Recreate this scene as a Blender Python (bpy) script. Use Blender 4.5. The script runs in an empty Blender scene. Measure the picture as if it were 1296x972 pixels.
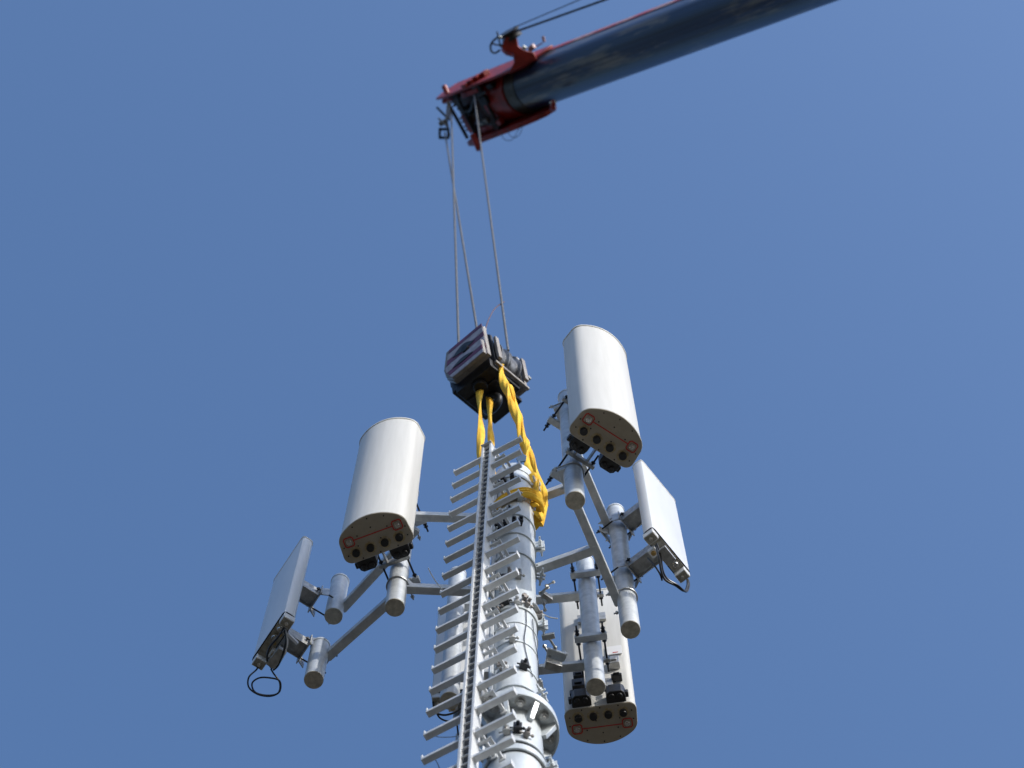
import bpy, math, random
from mathutils import Vector as V, Matrix
random.seed(7)
S = bpy.context.scene
COL = S.collection

# ------------------------------------------------------------------ camera
CAMZ = 1.6
FPX = 3000.0
TILT = math.atan(856 / FPX)                 # angle between the lens axis and the zenith
cam_d = bpy.data.cameras.new('camera')
cam = bpy.data.objects.new('camera', cam_d)
COL.objects.link(cam)
cam_d.sensor_width = 36.0
cam_d.lens = FPX / 1296 * 36
cam_d.clip_start = 0.1
cam_d.clip_end = 3000
cam_d.dof.use_dof = True
cam_d.dof.focus_distance = 12.9
cam_d.dof.aperture_fstop = 2.7
cam.location = (0, 0, CAMZ)
cam.rotation_euler = (math.pi - TILT, 0, 0)
cam.rotation_euler = Matrix(((1, 0, 0), (0, -math.cos(TILT), -math.sin(TILT)), (0, math.sin(TILT), -math.cos(TILT)))).to_euler()
S.camera = cam
S.render.resolution_x = 1024
S.render.resolution_y = 768

# ------------------------------------------------------------------ sky and sun
SUN_AZ = (0.695, -0.72)
SUN_EL = math.radians(28)
w = bpy.data.worlds.new('World')
S.world = w
w.use_nodes = True
nt = w.node_tree
nt.nodes.clear()
sky = nt.nodes.new('ShaderNodeTexSky')
sky.sky_type = 'NISHITA'
sky.sun_disc = False
sky.sun_elevation = SUN_EL
sky.sun_rotation = math.atan2(SUN_AZ[0], SUN_AZ[1])
sky.altitude = 0
sky.air_density = 1.3
sky.dust_density = 4.5
sky.ozone_density = 7.5
bg = nt.nodes.new('ShaderNodeBackground')
bg.inputs[1].default_value = 0.15
wo = nt.nodes.new('ShaderNodeOutputWorld')
nt.links.new(sky.outputs[0], bg.inputs[0])
nt.links.new(bg.outputs[0], wo.inputs[0])
sd = bpy.data.lights.new('sun', 'SUN')
sd.energy = 2.2
sd.angle = math.radians(0.53)
sd.color = (1.0, 0.955, 0.88)
sun = bpy.data.objects.new('sun', sd)
COL.objects.link(sun)
n_ = math.hypot(*SUN_AZ)
sdir = V((SUN_AZ[0] / n_ * math.cos(SUN_EL), SUN_AZ[1] / n_ * math.cos(SUN_EL), math.sin(SUN_EL)))
sun.rotation_euler = sdir.to_track_quat('Z', 'Y').to_euler()
sun.location = sdir * 60
S.view_settings.view_transform = 'Standard'
S.view_settings.look = 'None'
S.view_settings.gamma = 1
S.view_settings.use_curve_mapping = False
S.view_settings.exposure = 0.56

# ------------------------------------------------------------------ projection helpers (used to find where things stand)
SA, CA = math.sin(TILT), math.cos(TILT)
AF = V((0, SA, CA)); AU = V((0, -CA, SA)); AR = V((1, 0, 0))
def ray(px, py):
    return AF + AR * ((px - 648) / FPX) + AU * ((486 - py) / FPX)
def P(px, py, h):                       # point on a sight line at height h above the camera
    d = ray(px, py); d = d * (h / d.z)
    return V((d.x, d.y, h + CAMZ))
def PZ(px, py, depth):
    d = ray(px, py) * depth
    return V((d.x, d.y, d.z + CAMZ))

# ------------------------------------------------------------------ materials
def mat(name, col, rough=0.5, metal=0.0, var=0.0, scale=8.0, bump=0.0, bscale=60.0, col2=None, stretch=None, rvar=0.0, spec=0.5, thr=(0.4, 0.6)):
    m = bpy.data.materials.new(name)
    m.use_nodes = True
    t = m.node_tree
    b = t.nodes['Principled BSDF']
    b.inputs['Base Color'].default_value = (*col, 1)
    b.inputs['Roughness'].default_value = rough
    b.inputs['Metallic'].default_value = metal
    b.inputs['Specular IOR Level'].default_value = spec
    tc = t.nodes.new('ShaderNodeTexCoord')
    mp = t.nodes.new('ShaderNodeMapping')
    t.links.new(tc.outputs['Object'], mp.inputs[0])
    if stretch: mp.inputs['Scale'].default_value = stretch
    if col2 is None and var:
        col2 = tuple(c * (1 - var) for c in col)
    if col2 is not None:
        n = t.nodes.new('ShaderNodeTexNoise'); n.inputs['Scale'].default_value = scale; n.inputs['Detail'].default_value = 6; n.inputs['Roughness'].default_value = 0.65
        t.links.new(mp.outputs[0], n.inputs['Vector'])
        r = t.nodes.new('ShaderNodeValToRGB')
        r.color_ramp.elements[0].position = thr[0]; r.color_ramp.elements[1].position = thr[1]
        r.color_ramp.elements[0].color = (*col2, 1); r.color_ramp.elements[1].color = (*col, 1)
        t.links.new(n.outputs['Fac'], r.inputs[0])
        t.links.new(r.outputs[0], b.inputs['Base Color'])
        if rvar:
            mr = t.nodes.new('ShaderNodeMapRange')
            mr.inputs['To Min'].default_value = rough + rvar; mr.inputs['To Max'].default_value = rough - rvar
            t.links.new(n.outputs['Fac'], mr.inputs['Value']); t.links.new(mr.outputs[0], b.inputs['Roughness'])
    if bump:
        n2 = t.nodes.new('ShaderNodeTexNoise'); n2.inputs['Scale'].default_value = bscale; n2.inputs['Detail'].default_value = 4
        t.links.new(mp.outputs[0], n2.inputs['Vector'])
        bp = t.nodes.new('ShaderNodeBump'); bp.inputs['Strength'].default_value = bump; bp.inputs['Distance'].default_value = 0.01
        t.links.new(n2.outputs['Fac'], bp.inputs['Height']); t.links.new(bp.outputs[0], b.inputs['Normal'])
    return m

GALV = mat('galvanised_steel', (0.66, 0.68, 0.69), 0.42, 0.3, col2=(0.42, 0.45, 0.48), scale=16, bump=0.12, bscale=40, rvar=0.12, thr=(0.3, 0.7))
GALV_POLE = mat('galvanised_pole_steel', (0.70, 0.73, 0.74), 0.40, 0.25, col2=(0.44, 0.48, 0.51), scale=11, bump=0.14, bscale=34, stretch=(1, 1, 0.3), rvar=0.12, thr=(0.3, 0.7))
ALU = mat('ladder_metal', (0.72, 0.73, 0.73), 0.42, 0.15, col2=(0.55, 0.56, 0.57), scale=20, bump=0.05, rvar=0.08, thr=(0.3, 0.7))
ZINC = mat('zinc_bracket', (0.50, 0.50, 0.49), 0.38, 0.6, col2=(0.34, 0.34, 0.33), scale=25, bump=0.1, bscale=80, rvar=0.12)
RADOME = mat('radome_paint', (0.625, 0.615, 0.585), 0.42, 0.0, col2=(0.54, 0.53, 0.495), scale=5, stretch=(5, 5, 0.35), bump=0.02, bscale=20, thr=(0.25, 0.75))
PANELW = mat('panel_white', (0.70, 0.71, 0.72), 0.30, 0.0, col2=(0.63, 0.64, 0.65), scale=4, stretch=(2, 2, 0.5), thr=(0.3, 0.7))
CAPM = mat('end_cap_beige', (0.45, 0.395, 0.31), 0.6, 0.0, col2=(0.36, 0.31, 0.23), scale=12, bump=0.04, thr=(0.3, 0.7))
PIPECAP = mat('pipe_cap_steel', (0.58, 0.54, 0.45), 0.7, 0.1, col2=(0.36, 0.33, 0.27), scale=30, bump=0.1, thr=(0.35, 0.65))
UNDER = mat('panel_underside', (0.42, 0.40, 0.35), 0.5, 0.3, col2=(0.26, 0.24, 0.19), scale=30)
BLACK = mat('black_plastic', (0.018, 0.018, 0.02), 0.4, 0.0, var=0.4, scale=20, bump=0.05)
DARK = mat('dark_steel', (0.035, 0.036, 0.04), 0.45, 0.5, col2=(0.015, 0.015, 0.018), scale=12, bump=0.1)
SLOT_SHADE = mat('rail_slot_shade', (0.03, 0.033, 0.038), 0.7, 0.0, var=0.3)  # near-black colour stands in for the shade inside the rail channel
REDMARK = mat('red_marking', (0.55, 0.025, 0.02), 0.5)
STAIN = mat('connector_stain', (0.40, 0.30, 0.14), 0.6, col2=(0.48, 0.40, 0.28), scale=60)
SILVER = mat('connector_silver', (0.75, 0.74, 0.70), 0.25, 0.9, var=0.2)
BRASS = mat('connector_brass', (0.55, 0.38, 0.14), 0.35, 0.8, var=0.3)
YELLOW = mat('sling_webbing', (0.84, 0.55, 0.06), 0.85, 0.0, col2=(0.70, 0.38, 0.03), scale=16, bump=0.28, bscale=60, stretch=(1, 1, 0.25), spec=0.25)
BLUE = mat('blue_tag', (0.02, 0.12, 0.30), 0.6, var=0.4)
WHITETIE = mat('white_tie', (0.75, 0.75, 0.76), 0.4)
ROPE = mat('wire_rope', (0.17, 0.165, 0.155), 0.45, 0.4, col2=(0.09, 0.085, 0.08), scale=40, bump=0.5, bscale=160)
ROPEDK = mat('dark_wire_rope', (0.03, 0.032, 0.04), 0.5, 0.3, var=0.4, scale=30)
CABLE = mat('black_cable', (0.012, 0.012, 0.014), 0.28)
RED = mat('crane_red', (0.36, 0.018, 0.012), 0.45, 0.0, col2=(0.15, 0.008, 0.006), scale=7, bump=0.06, bscale=20, thr=(0.35, 0.62))
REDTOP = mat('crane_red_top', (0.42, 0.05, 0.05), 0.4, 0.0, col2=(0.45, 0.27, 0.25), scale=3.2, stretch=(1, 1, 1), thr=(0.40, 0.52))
MAROON = mat('crane_head_maroon', (0.05, 0.009, 0.007), 0.6, 0.0, col2=(0.013, 0.007, 0.007), scale=8)  # dark maroon with random blacker patches, for the inner head parts
SHEAVE = mat('sheave_steel', (0.15, 0.155, 0.17), 0.38, 0.5, col2=(0.04, 0.04, 0.045), scale=14)
PLATEGREY = mat('worn_plate', (0.27, 0.255, 0.24), 0.5, 0.3, col2=(0.20, 0.18, 0.17), scale=22, bump=0.15)
# crane boom paint: glossy near-black navy with dusty scuffs along the length
def boom_mat():
    m = mat('boom_navy', (0.018, 0.026, 0.045), 0.30, 0.0)
    t = m.node_tree; b = t.nodes['Principled BSDF']
    tc = t.nodes.new('ShaderNodeTexCoord')
    mp = t.nodes.new('ShaderNodeMapping'); mp.inputs['Scale'].default_value = (0.5, 3.0, 3.0)
    t.links.new(tc.outputs['Object'], mp.inputs[0])
    n = t.nodes.new('ShaderNodeTexNoise'); n.inputs['Scale'].default_value = 2.2; n.inputs['Detail'].default_value = 7; n.inputs['Roughness'].default_value = 0.6
    t.links.new(mp.outputs[0], n.inputs['Vector'])
    mp2 = t.nodes.new('ShaderNodeMapping'); mp2.inputs['Scale'].default_value = (0.25, 14.0, 14.0)
    t.links.new(tc.outputs['Object'], mp2.inputs[0])
    n2 = t.nodes.new('ShaderNodeTexNoise'); n2.inputs['Scale'].default_value = 2.0; n2.inputs['Detail'].default_value = 5
    t.links.new(mp2.outputs[0], n2.inputs['Vector'])
    r = t.nodes.new('ShaderNodeValToRGB')
    r.color_ramp.elements[0].position = 0.50; r.color_ramp.elements[0].color = (0.022, 0.045, 0.11, 1)
    r.color_ramp.elements[1].position = 0.62; r.color_ramp.elements[1].color = (0.19, 0.18, 0.17, 1)
    t.links.new(n.outputs['Fac'], r.inputs[0])
    mx = t.nodes.new('ShaderNodeMixRGB'); mx.blend_type = 'MULTIPLY'; mx.inputs[0].default_value = 0.75
    r2 = t.nodes.new('ShaderNodeValToRGB')
    r2.color_ramp.elements[0].position = 0.35; r2.color_ramp.elements[0].color = (0.35, 0.35, 0.4, 1)
    r2.color_ramp.elements[1].position = 0.65; r2.color_ramp.elements[1].color = (1.3, 1.3, 1.3, 1)
    t.links.new(n2.outputs['Fac'], r2.inputs[0])
    t.links.new(r.outputs[0], mx.inputs[1]); t.links.new(r2.outputs[0], mx.inputs[2])
    t.links.new(mx.outputs[0], b.inputs['Base Color'])
    mr = t.nodes.new('ShaderNodeMapRange'); mr.inputs['To Min'].default_value = 0.18; mr.inputs['To Max'].default_value = 0.5
    t.links.new(n2.outputs['Fac'], mr.inputs['Value']); t.links.new(mr.outputs[0], b.inputs['Roughness'])
    return m
BOOMM = boom_mat()
GREASE = mat('boom_grease', (0.030, 0.026, 0.020), 0.45, 0.0, col2=(0.07, 0.06, 0.045), scale=9, bump=.1, thr=(.4, .6))
GROUND = mat('gravel_ground', (0.072, 0.060, 0.041), 0.9, 0.0, col2=(0.042, 0.035, 0.024), scale=0.6, bump=0.3, bscale=12, thr=(0.35, 0.65))

# ------------------------------------------------------------------ mesh builder
def basis(z, hint=None):
    z = V(z).normalized()
    h = V(hint) if hint is not None else (V((0, 0, 1)) if abs(z.z) < 0.9 else V((0, 1, 0)))
    x = h.cross(z)
    if x.length < 1e-6: x = V((1, 0, 0)).cross(z)
    x.normalize(); y = z.cross(x).normalized()
    return x, y, z
class MB:
    def __init__(s): s.v = []; s.f = []; s.mi = []
    def add(s, vs, fs, mi=0):
        o = len(s.v); s.v += [V(p) for p in vs]; s.f += [tuple(i + o for i in f) for f in fs]; s.mi += [mi] * len(fs)
    def box(s, c, ax, hs, mi=0):
        c = V(c); a = [V(ax[i]).normalized() * hs[i] for i in range(3)]
        vs = [c + a[0] * i + a[1] * j + a[2] * k for i in (-1, 1) for j in (-1, 1) for k in (-1, 1)]
        fs = [(0, 1, 3, 2), (4, 6, 7, 5), (0, 4, 5, 1), (2, 3, 7, 6), (0, 2, 6, 4), (1, 5, 7, 3)]
        if a[0].cross(a[1]).dot(a[2]) < 0: fs = [tuple(reversed(f)) for f in fs]
        s.add(vs, fs, mi); return s
    def bar(s, a, b, wd, ht, up=(0, 0, 1), mi=0):        # rectangular bar between two points
        a, b = V(a), V(b); d = (b - a).normalized()
        sd_ = V(up).cross(d).normalized(); u = d.cross(sd_)
        return s.box((a + b) / 2, (d, sd_, u), ((b - a).length / 2, wd / 2, ht / 2), mi)
    def cyl(s, a, b, r0, r1=None, n=16, caps=True, mi=0):
        a, b = V(a), V(b); r1 = r0 if r1 is None else r1
        x, y, z = basis(b - a); vs = []
        for p, r in ((a, r0), (b, r1)):
            for i in range(n):
                t = 2 * math.pi * i / n; vs.append(p + x * (r * math.cos(t)) + y * (r * math.sin(t)))
        fs = [(i, (i + 1) % n, n + (i + 1) % n, n + i) for i in range(n)]
        if caps: fs += [tuple(reversed(range(n))), tuple(range(n, 2 * n))]
        s.add(vs, fs, mi); return s
    def hexa(s, a, b, r, mi=0): return s.cyl(a, b, r, n=6, mi=mi)
    def lathe(s, c, prof, n=40, axis=(0, 0, 1), mi=0):   # prof: list of (radius, height)
        x, y, z = basis(axis); c = V(c); vs = []
        for r, h in prof:
            for i in range(n):
                t = 2 * math.pi * i / n; vs.append(c + x * (r * math.cos(t)) + y * (r * math.sin(t)) + z * h)
        fs = []
        for k in range(len(prof) - 1):
            for i in range(n):
                j = (i + 1) % n; fs.append((k * n + i, k * n + j, (k + 1) * n + j, (k + 1) * n + i))
        if prof[0][0] > 1e-5: fs.append(tuple(reversed(range(n))))
        if prof[-1][0] > 1e-5: fs.append(tuple(range((len(prof) - 1) * n, len(prof) * n)))
        s.add(vs, fs, mi); return s
    def prism(s, poly, o, ax, ay, az, h, mi=0):          # 2D outline in ax/ay pushed along az
        o = V(o); ax, ay, az = V(ax), V(ay), V(az); n = len(poly)
        vs = [o + ax * p[0] + ay * p[1] for p in poly]; vs += [p + az * h for p in vs]
        fs = [(i, (i + 1) % n, n + (i + 1) % n, n + i) for i in range(n)] + [tuple(reversed(range(n))), tuple(range(n, 2 * n))]
        area = sum(poly[i][0] * poly[(i + 1) % n][1] - poly[(i + 1) % n][0] * poly[i][1] for i in range(n))
        if (area < 0) != (ax.cross(ay).dot(az) * h < 0): fs = [tuple(reversed(f)) for f in fs]
        s.add(vs, fs, mi); return s
    def tube(s, pts, r, n=8, mi=0, sub=6, closed=False, rf=None, flat=1.0, twist=0.0, lobes=0, lobe=0.0):
        pts = [V(p) for p in pts]
        if sub > 1 and len(pts) > 2:
            q = []; m = len(pts)
            rng = range(m) if closed else range(m - 1)
            for i in rng:
                if closed: p0, p1, p2, p3 = pts[i - 1], pts[i], pts[(i + 1) % m], pts[(i + 2) % m]
                else: p0, p1, p2, p3 = pts[max(i - 1, 0)], pts[i], pts[i + 1], pts[min(i + 2, m - 1)]
                for k in range(sub):
                    t = k / sub
                    q.append(0.5 * ((2 * p1) + (p2 - p0) * t + (2 * p0 - 5 * p1 + 4 * p2 - p3) * t * t + (3 * p1 - p0 - 3 * p2 + p3) * t ** 3))
            if not closed: q.append(pts[-1])
            pts = q
        m = len(pts); vs = []; px = None; L = 0
        for i, p in enumerate(pts):
            if closed: d = pts[(i + 1) % m] - pts[i - 1]
            else: d = pts[min(i + 1, m - 1)] - pts[max(i - 1, 0)]
            d.normalize()
            if px is None: px = basis(d)[0]
            x = (px - d * px.dot(d)); x = x.normalized() if x.length > 1e-6 else basis(d)[0]
            y = d.cross(x); px = x
            if i: L += (p - pts[i - 1]).length
            rr = r * (rf(i / (m - 1)) if rf else 1)
            ca, sa = math.cos(twist * L), math.sin(twist * L)
            for k in range(n):
                t = 2 * math.pi * k / n
                lb = 1 + lobe * math.cos(lobes * t + 1.3 * math.sin(L * 5)) + lobe * .5 * math.sin((lobes + 2) * t + L * 9)
                e, f = rr * lb * math.cos(t), rr * flat * lb * math.sin(t)
                vs.append(p + x * (e * ca - f * sa) + y * (e * sa + f * ca))
        fs = []
        for i in range(m if closed else m - 1):
            for k in range(n):
                a, b = i * n, ((i + 1) % m) * n; j = (k + 1) % n
                fs.append((a + k, a + j, b + j, b + k))
        if not closed: fs += [tuple(reversed(range(n))), tuple(range((m - 1) * n, m * n))]
        s.add(vs, fs, mi); return s
    def clusters(s):
        n = len(s.v); par = list(range(n))
        def find(i):
            while par[i] != i: par[i] = par[par[i]]; i = par[i]
            return i
        for f in s.f:
            a = find(f[0])
            for i in f[1:]: par[find(i)] = a
        comp = {}
        for i in range(n): comp.setdefault(find(i), []).append(i)
        bx = []
        for c in comp.values():
            q = [s.v[i] for i in c]
            bx.append([set(c), [min(p[k] for p in q) - .003 for k in range(3)], [max(p[k] for p in q) + .003 for k in range(3)]])
        ch = True
        while ch:
            ch = False
            for i in range(len(bx)):
                for j in range(i + 1, len(bx)):
                    if all(bx[i][1][k] <= bx[j][2][k] and bx[j][1][k] <= bx[i][2][k] for k in range(3)):
                        bx[i] = [bx[i][0] | bx[j][0], [min(a, b) for a, b in zip(bx[i][1], bx[j][1])], [max(a, b) for a, b in zip(bx[i][2], bx[j][2])]]
                        del bx[j]; ch = True; break
                if ch: break
        return [b[0] for b in bx]
    def build(s, name, m, parent=None, bevel=0.0, ang=35, frame=None):
        if parent is not None and len(s.v) < 4000 and name not in ('rail_teeth', 'moulded_mark'):
            cl = s.clusters()
            if len(cl) > 1:
                cl.sort(key=lambda c: -len(c)); res = None
                for c in cl:
                    sub = MB(); ids = sorted(c); mp = {v: k for k, v in enumerate(ids)}
                    sub.v = [s.v[i] for i in ids]
                    for f, mi in zip(s.f, s.mi):
                        if f[0] in mp: sub.f.append(tuple(mp[i] for i in f)); sub.mi.append(mi)
                    o = sub._build(name, m, parent, bevel, ang); res = res or o
                return res
        return s._build(name, m, parent, bevel, ang)
    def _build(s, name, m, parent=None, bevel=0.0, ang=35, frame=None):
        me = bpy.data.meshes.new(name)
        org = V((0, 0, 0))
        if frame is not None: pass
        elif parent is not None: org = V(ROOTLOC.get(parent.name, (0, 0, 0)))
        me.from_pydata([tuple(p - org) for p in s.v], [], s.f)
        ms = m if isinstance(m, (list, tuple)) else [m]
        for q in ms: me.materials.append(q)
        for p, i in zip(me.polygons, s.mi): p.material_index = i
        me.shade_smooth(); me.set_sharp_from_angle(angle=math.radians(ang))
        o = bpy.data.objects.new(name, me); COL.objects.link(o)
        if parent is not None:
            o.parent = parent
            ROOTLOC[o.name] = tuple(org)
        if bevel:
            b = o.modifiers.new('bevel', 'BEVEL'); b.width = bevel; b.segments = 2; b.limit_method = 'ANGLE'; b.angle_limit = math.radians(50)
            b.harden_normals = False
        return o
ROOTLOC = {}
def tag(o, label, cat, group=None, kind=None):
    if label: o['label'] = label
    if cat: o['category'] = cat
    if group: o['group'] = group
    if kind: o['kind'] = kind
    return o
def thing(name, loc, label, cat, group=None, rz=0.0):
    o = bpy.data.objects.new(name, None); COL.objects.link(o)
    o.location = loc; o.rotation_euler = (0, 0, rz); o.empty_display_size = 0.1
    ROOTLOC[o.name] = tuple(loc)
    return tag(o, label, cat, group)
def kids(o): return [c for c in bpy.data.objects if c.parent == o]
def copy_tree(o, parent=None):
    c = o.copy(); COL.objects.link(c); c.parent = parent
    for k in kids(o):
        if k is not c: copy_tree(k, c)
    return c
def hz(h): return h + CAMZ
X3 = (V((1, 0, 0)), V((0, 1, 0)), V((0, 0, 1)))
UP = V((0, 0, 1))

# ------------------------------------------------------------------ ground
g = MB(); g.add([(-900, -900, 0), (900, -900, 0), (900, 900, 0), (-900, 900, 0)], [(0, 1, 2, 3)])
tag(g.build('ground', GROUND), None, None, kind='structure')

# ------------------------------------------------------------------ tower pole
PX, PY = 0.012, 4.47
def pole_c(h): return V((PX, PY, hz(h)))
pole = thing('tower_pole', (PX, PY, 0), 'round galvanised steel pole in the middle, carrying all the antennas, bolted flange low down', 'tower')
FH = 9.92     # flange height
R1, R2 = 0.113, 0.125
m = MB(); m.lathe(pole_c(FH), [(R1, 0.0), (R1, 13.52 - FH)], 56); m.build('upper_tube', GALV_POLE, pole)
m = MB(); m.lathe(pole_c(-CAMZ), [(0.26, 0), (R2, FH + CAMZ - 0.02)], 56); m.build('lower_tube', GALV_POLE, pole)
m = MB(); m.lathe(pole_c(13.52), [(R1 + .006, -.10), (R1 + .006, 0.012), (0.088, 0.014), (0.088, 0.0), (0.0, 0.0)], 56); m.build('top_cap', GALV_POLE, pole, bevel=0.002)
fl = MB(); fl.lathe(pole_c(FH), [(R1 + .002, 0.024), (0.200, 0.024), (0.200, -0.0), (R1, 0.0)], 56)
fl.lathe(pole_c(FH), [(R2 + .001, -0.002), (0.203, -0.002), (0.203, -0.045), (0.192, -0.045), (0.192, -0.026), (R2 + .001, -0.026)], 56)
fl.build('flange', GALV_POLE, pole, bevel=0.002)
for k in range(8):
    a = math.radians(32 + 45 * k); d = V((math.cos(a), math.sin(a), 0)); t = UP.cross(d)
    gs = MB(); gs.prism([(R2 - .003, -0.026), (0.1925, -0.026), (0.1925, -0.050), (R2 + .020, -0.135), (R2 - .003, -0.135)], pole_c(FH) - t * .011, d, UP, t, 0.022)
    gs.build('gusset', GALV_POLE, pole, bevel=0.001)
    gs = MB(); gs.prism([(R1 - .003, 0.024), (0.190, 0.024), (0.190, 0.04), (R1 + .012, 0.13), (R1 - .003, 0.13)], pole_c(FH) - t * .006, d, UP, t, 0.012)
    gs.build('gusset', GALV_POLE, pole, bevel=0.001)
    a2 = a + math.radians(22.5); d2 = V((math.cos(a2), math.sin(a2), 0)); c = pole_c(FH) + d2 * 0.160
    bo = MB(); bo.hexa(c + UP * -0.052, c + UP * -0.028, .019); bo.cyl(c + UP * -.072, c + UP * .06, .010, n=12); bo.hexa(c + UP * .024, c + UP * .044, .0155)
    bo.lathe(c, [(0.026, -0.031), (0.026, -0.0262)], 16)
    bo.build('flange_bolt', ZINC, pole)
# clamp collars round the pole
def collar(h, r, ht, lug_as, name='clamp_collar', par=None, mm=None, th=.008):
    c = pole_c(h); m = MB()
    m.lathe(c, [(r, -ht / 2), (r + th, -ht / 2), (r + th, ht / 2), (r, ht / 2), (r, -ht / 2)], 56)
    for la in lug_as:
        d = V((math.cos(la), math.sin(la), 0)); t = UP.cross(d)
        for sg in (-1, 1):
            m.box(c + d * (r + .03) + t * (.010 * sg), (d, t, UP), (.026, .004, ht / 2 - .002))
        for zz in (-ht / 4, ht / 4):
            q = c + d * (r + .034) + UP * zz
            m.cyl(q - t * .05, q + t * .05, .0055, n=8); m.hexa(q - t * .026, q - t * .014, .011); m.hexa(q + t * .014, q + t * .026, .011)
    return m.build(name, mm or GALV_POLE, par or pole, bevel=0.001)
R_ = math.radians
collar(13.30, R1 + .001, .055, (R_(-25), R_(200)))
collar(12.33, R1 + .001, .10, (R_(-8), R_(215), R_(100)))
collar(11.98, R1 + .001, .03, (R_(10), R_(190)))
collar(11.20, R1 + .001, .075, (R_(-2), R_(225)))
collar(10.97, R1 + .001, .012, (), 'strap_band', th=.004)
collar(10.72, R1 + .001, .010, (), 'strap_band', th=.004)
collar(10.40, R1 + .001, .010, (), 'strap_band', th=.004)
collar(9.45, R2 + .012, .05, (R_(-15), R_(220)))
collar(9.52, R2 + .012, .012, (), 'strap_band', th=.006)
for (px, py, h) in ((664, 777, 11.30), (679, 868, 10.40), (672, 727, 12.1)):
    c = P(px, py, h); m = MB(); d = V((c.x - PX, c.y - PY, 0)).normalized(); t = UP.cross(d); c = pole_c(h) + d * (R1 + .012)
    m.box(c, (d, t, UP), (.012, .022, .011)); m.cyl(c - t * .035, c + t * .035, .004, n=8); m.hexa(c + t * .024, c + t * .034, .008); m.hexa(c - t * .034, c - t * .024, .008)
    m.build('strap_buckle', ZINC, pole, bevel=.001)
# dark rust-grey cast lugs below the strap level
m = MB()
for k, (px, py) in enumerate(((655, 776), (664, 782), (671, 784))):
    c = P(px, py, 11.28); d = V((c.x - PX, c.y - PY, 0)).normalized(); c = pole_c(11.28) + d * (R1 + .018); t = UP.cross(d)
    m.box(c, (d, t, UP), (.018, .009, .028)); m.hexa(c + d * .012 - t * .018, c + d * .012 + t * .018, .010)
m.build('cast_lug', PLATEGREY, pole, bevel=.002)
# conduit / earth wire down the pole and the tail of a tie
def polewire(pts, r, m_, name):
    q = []
    for (a, h) in pts:
        d = V((math.cos(R_(a)), math.sin(R_(a)), 0)); q.append(pole_c(h) + d * (R1 + r + .004))
    mb = MB(); mb.tube(q, r, 6); return mb.build(name, m_, pole)
polewire([(-62, 11.35),  (-60, 11.0), (-66, 10.7), (-45, 10.35)], .0022, CABLE, 'earth_wire')
polewire([(-40, 11.1), (-36, 10.9), (-20, 10.7), (-18, 10.4)], .0022, CABLE, 'earth_wire')
polewire([(-150, 13.4), (-148, 12.4), (-152, 11.5), (-150, 10.6), (-150, 10.2)], .012, GALV, 'conduit')
m = MB(); m.tube([P(679, 770, 11.5), P(686, 776, 11.5), P(695, 781, 11.5), P(706, 783, 11.52)], .0035, 6, flat=.5); m.build('tie_tail', WHITETIE, pole)
# instrument box band near the top of the pole (dark fittings behind the rungs)
m = MB()
for (a, h) in ((-118, 13.22), (-95, 13.22), (-135, 13.2), (-110, 12.42), (-90, 12.42), (-130, 12.4), (-75, 12.44)):
    d = V((math.cos(R_(a)), math.sin(R_(a)), 0)); t = UP.cross(d); c = pole_c(h) + d * (R1 + .02)
    m.box(c, (d, t, UP), (.018, .013, .03)); m.hexa(c + d * .018, c + d * .032, .010)
m.build('clamp_block', DARK, pole, bevel=.002)

for q, (a, h) in enumerate(((-100, 11.62), (-80, 11.60), (-120, 11.58), (-60, 11.22), (-85, 11.20), (-110, 11.22), (-130, 11.18), (-95, 10.72), (-70, 10.40), (-120, 10.42), (-105, 9.62), (-85, 9.64), (-68, 9.60), (-75, 12.86), (-100, 12.62))):
    d = V((math.cos(R_(a)), math.sin(R_(a)), 0)); t = UP.cross(d); rr = R1 if h > FH else R2; c = pole_c(h) + d * (rr + .016)
    m = MB(); m.box(c, (d, t, UP), (.018, .011 + .004 * (q % 3), .020 + .008 * (q % 2))); m.hexa(c + d * .016, c + d * .036, .009); m.cyl(c - t * .035, c + t * .035, .0045, n=8); m.hexa(c + t * .022, c + t * .032, .009)
    m.build('clamp_block', (PLATEGREY, ZINC, DARK)[q % 3], pole, bevel=.0015)
collar(12.60, R1 + .001, .022, (R_(-100),)); collar(10.18, R1 + .001, .02, (R_(-30), R_(160)))

# ------------------------------------------------------------------ climbing ladder
ER = V((.878, -.478, 0)); EN = V((-.478, -.878, 0))
LY = 4.25
def lad(h): return V((-.143 - (13.3 - h) * .0112, LY, hz(h)))
lroot = thing('climbing_ladder', tuple(lad(0) - UP * CAMZ), 'tall metal ladder, one slotted centre rail with rungs on both sides', 'ladder')
LT = 13.50
top, bot = lad(LT), lad(-CAMZ + .2)
ld = (top - bot).normalized()
def railbar(off_r, off_n, wd, dp, m_, name, t0=None, t1=None, bv=.0015):
    a = (t0 or bot) + ER * off_r + EN * off_n; b = (t1 or top) + ER * off_r + EN * off_n
    mb = MB(); c = (a + b) / 2
    mb.box(c, (ER, EN, ld), (wd / 2, dp / 2, (b - a).length / 2)); return mb.build(name, m_, lroot, bevel=bv)
railbar(-.0265, -.01, .014, .066, ALU, 'rail_flange')
railbar(.0265, -.01, .014, .066, ALU, 'rail_flange')
railbar(0, -.005, .0395, .006, SLOT_SHADE, 'rail_web', t1=top - ld * .004)
m = MB(); h = LT - .03
while h > 8.6:
    m.box(lad(h) + EN * .014, (ER, EN, ld), (.0198, .004, .0026)); h -= .083
m.build('rail_teeth', ALU, lroot)
m = MB(); m.box(top + ld * .012, (ER, EN, ld), (.0345, .034, .006)); m.box(top + ld * .005 - EN * .05, (ER, EN, ld), (.018, .012, .004)); m.build('rail_end_cap', ZINC, lroot, bevel=.002)
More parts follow.
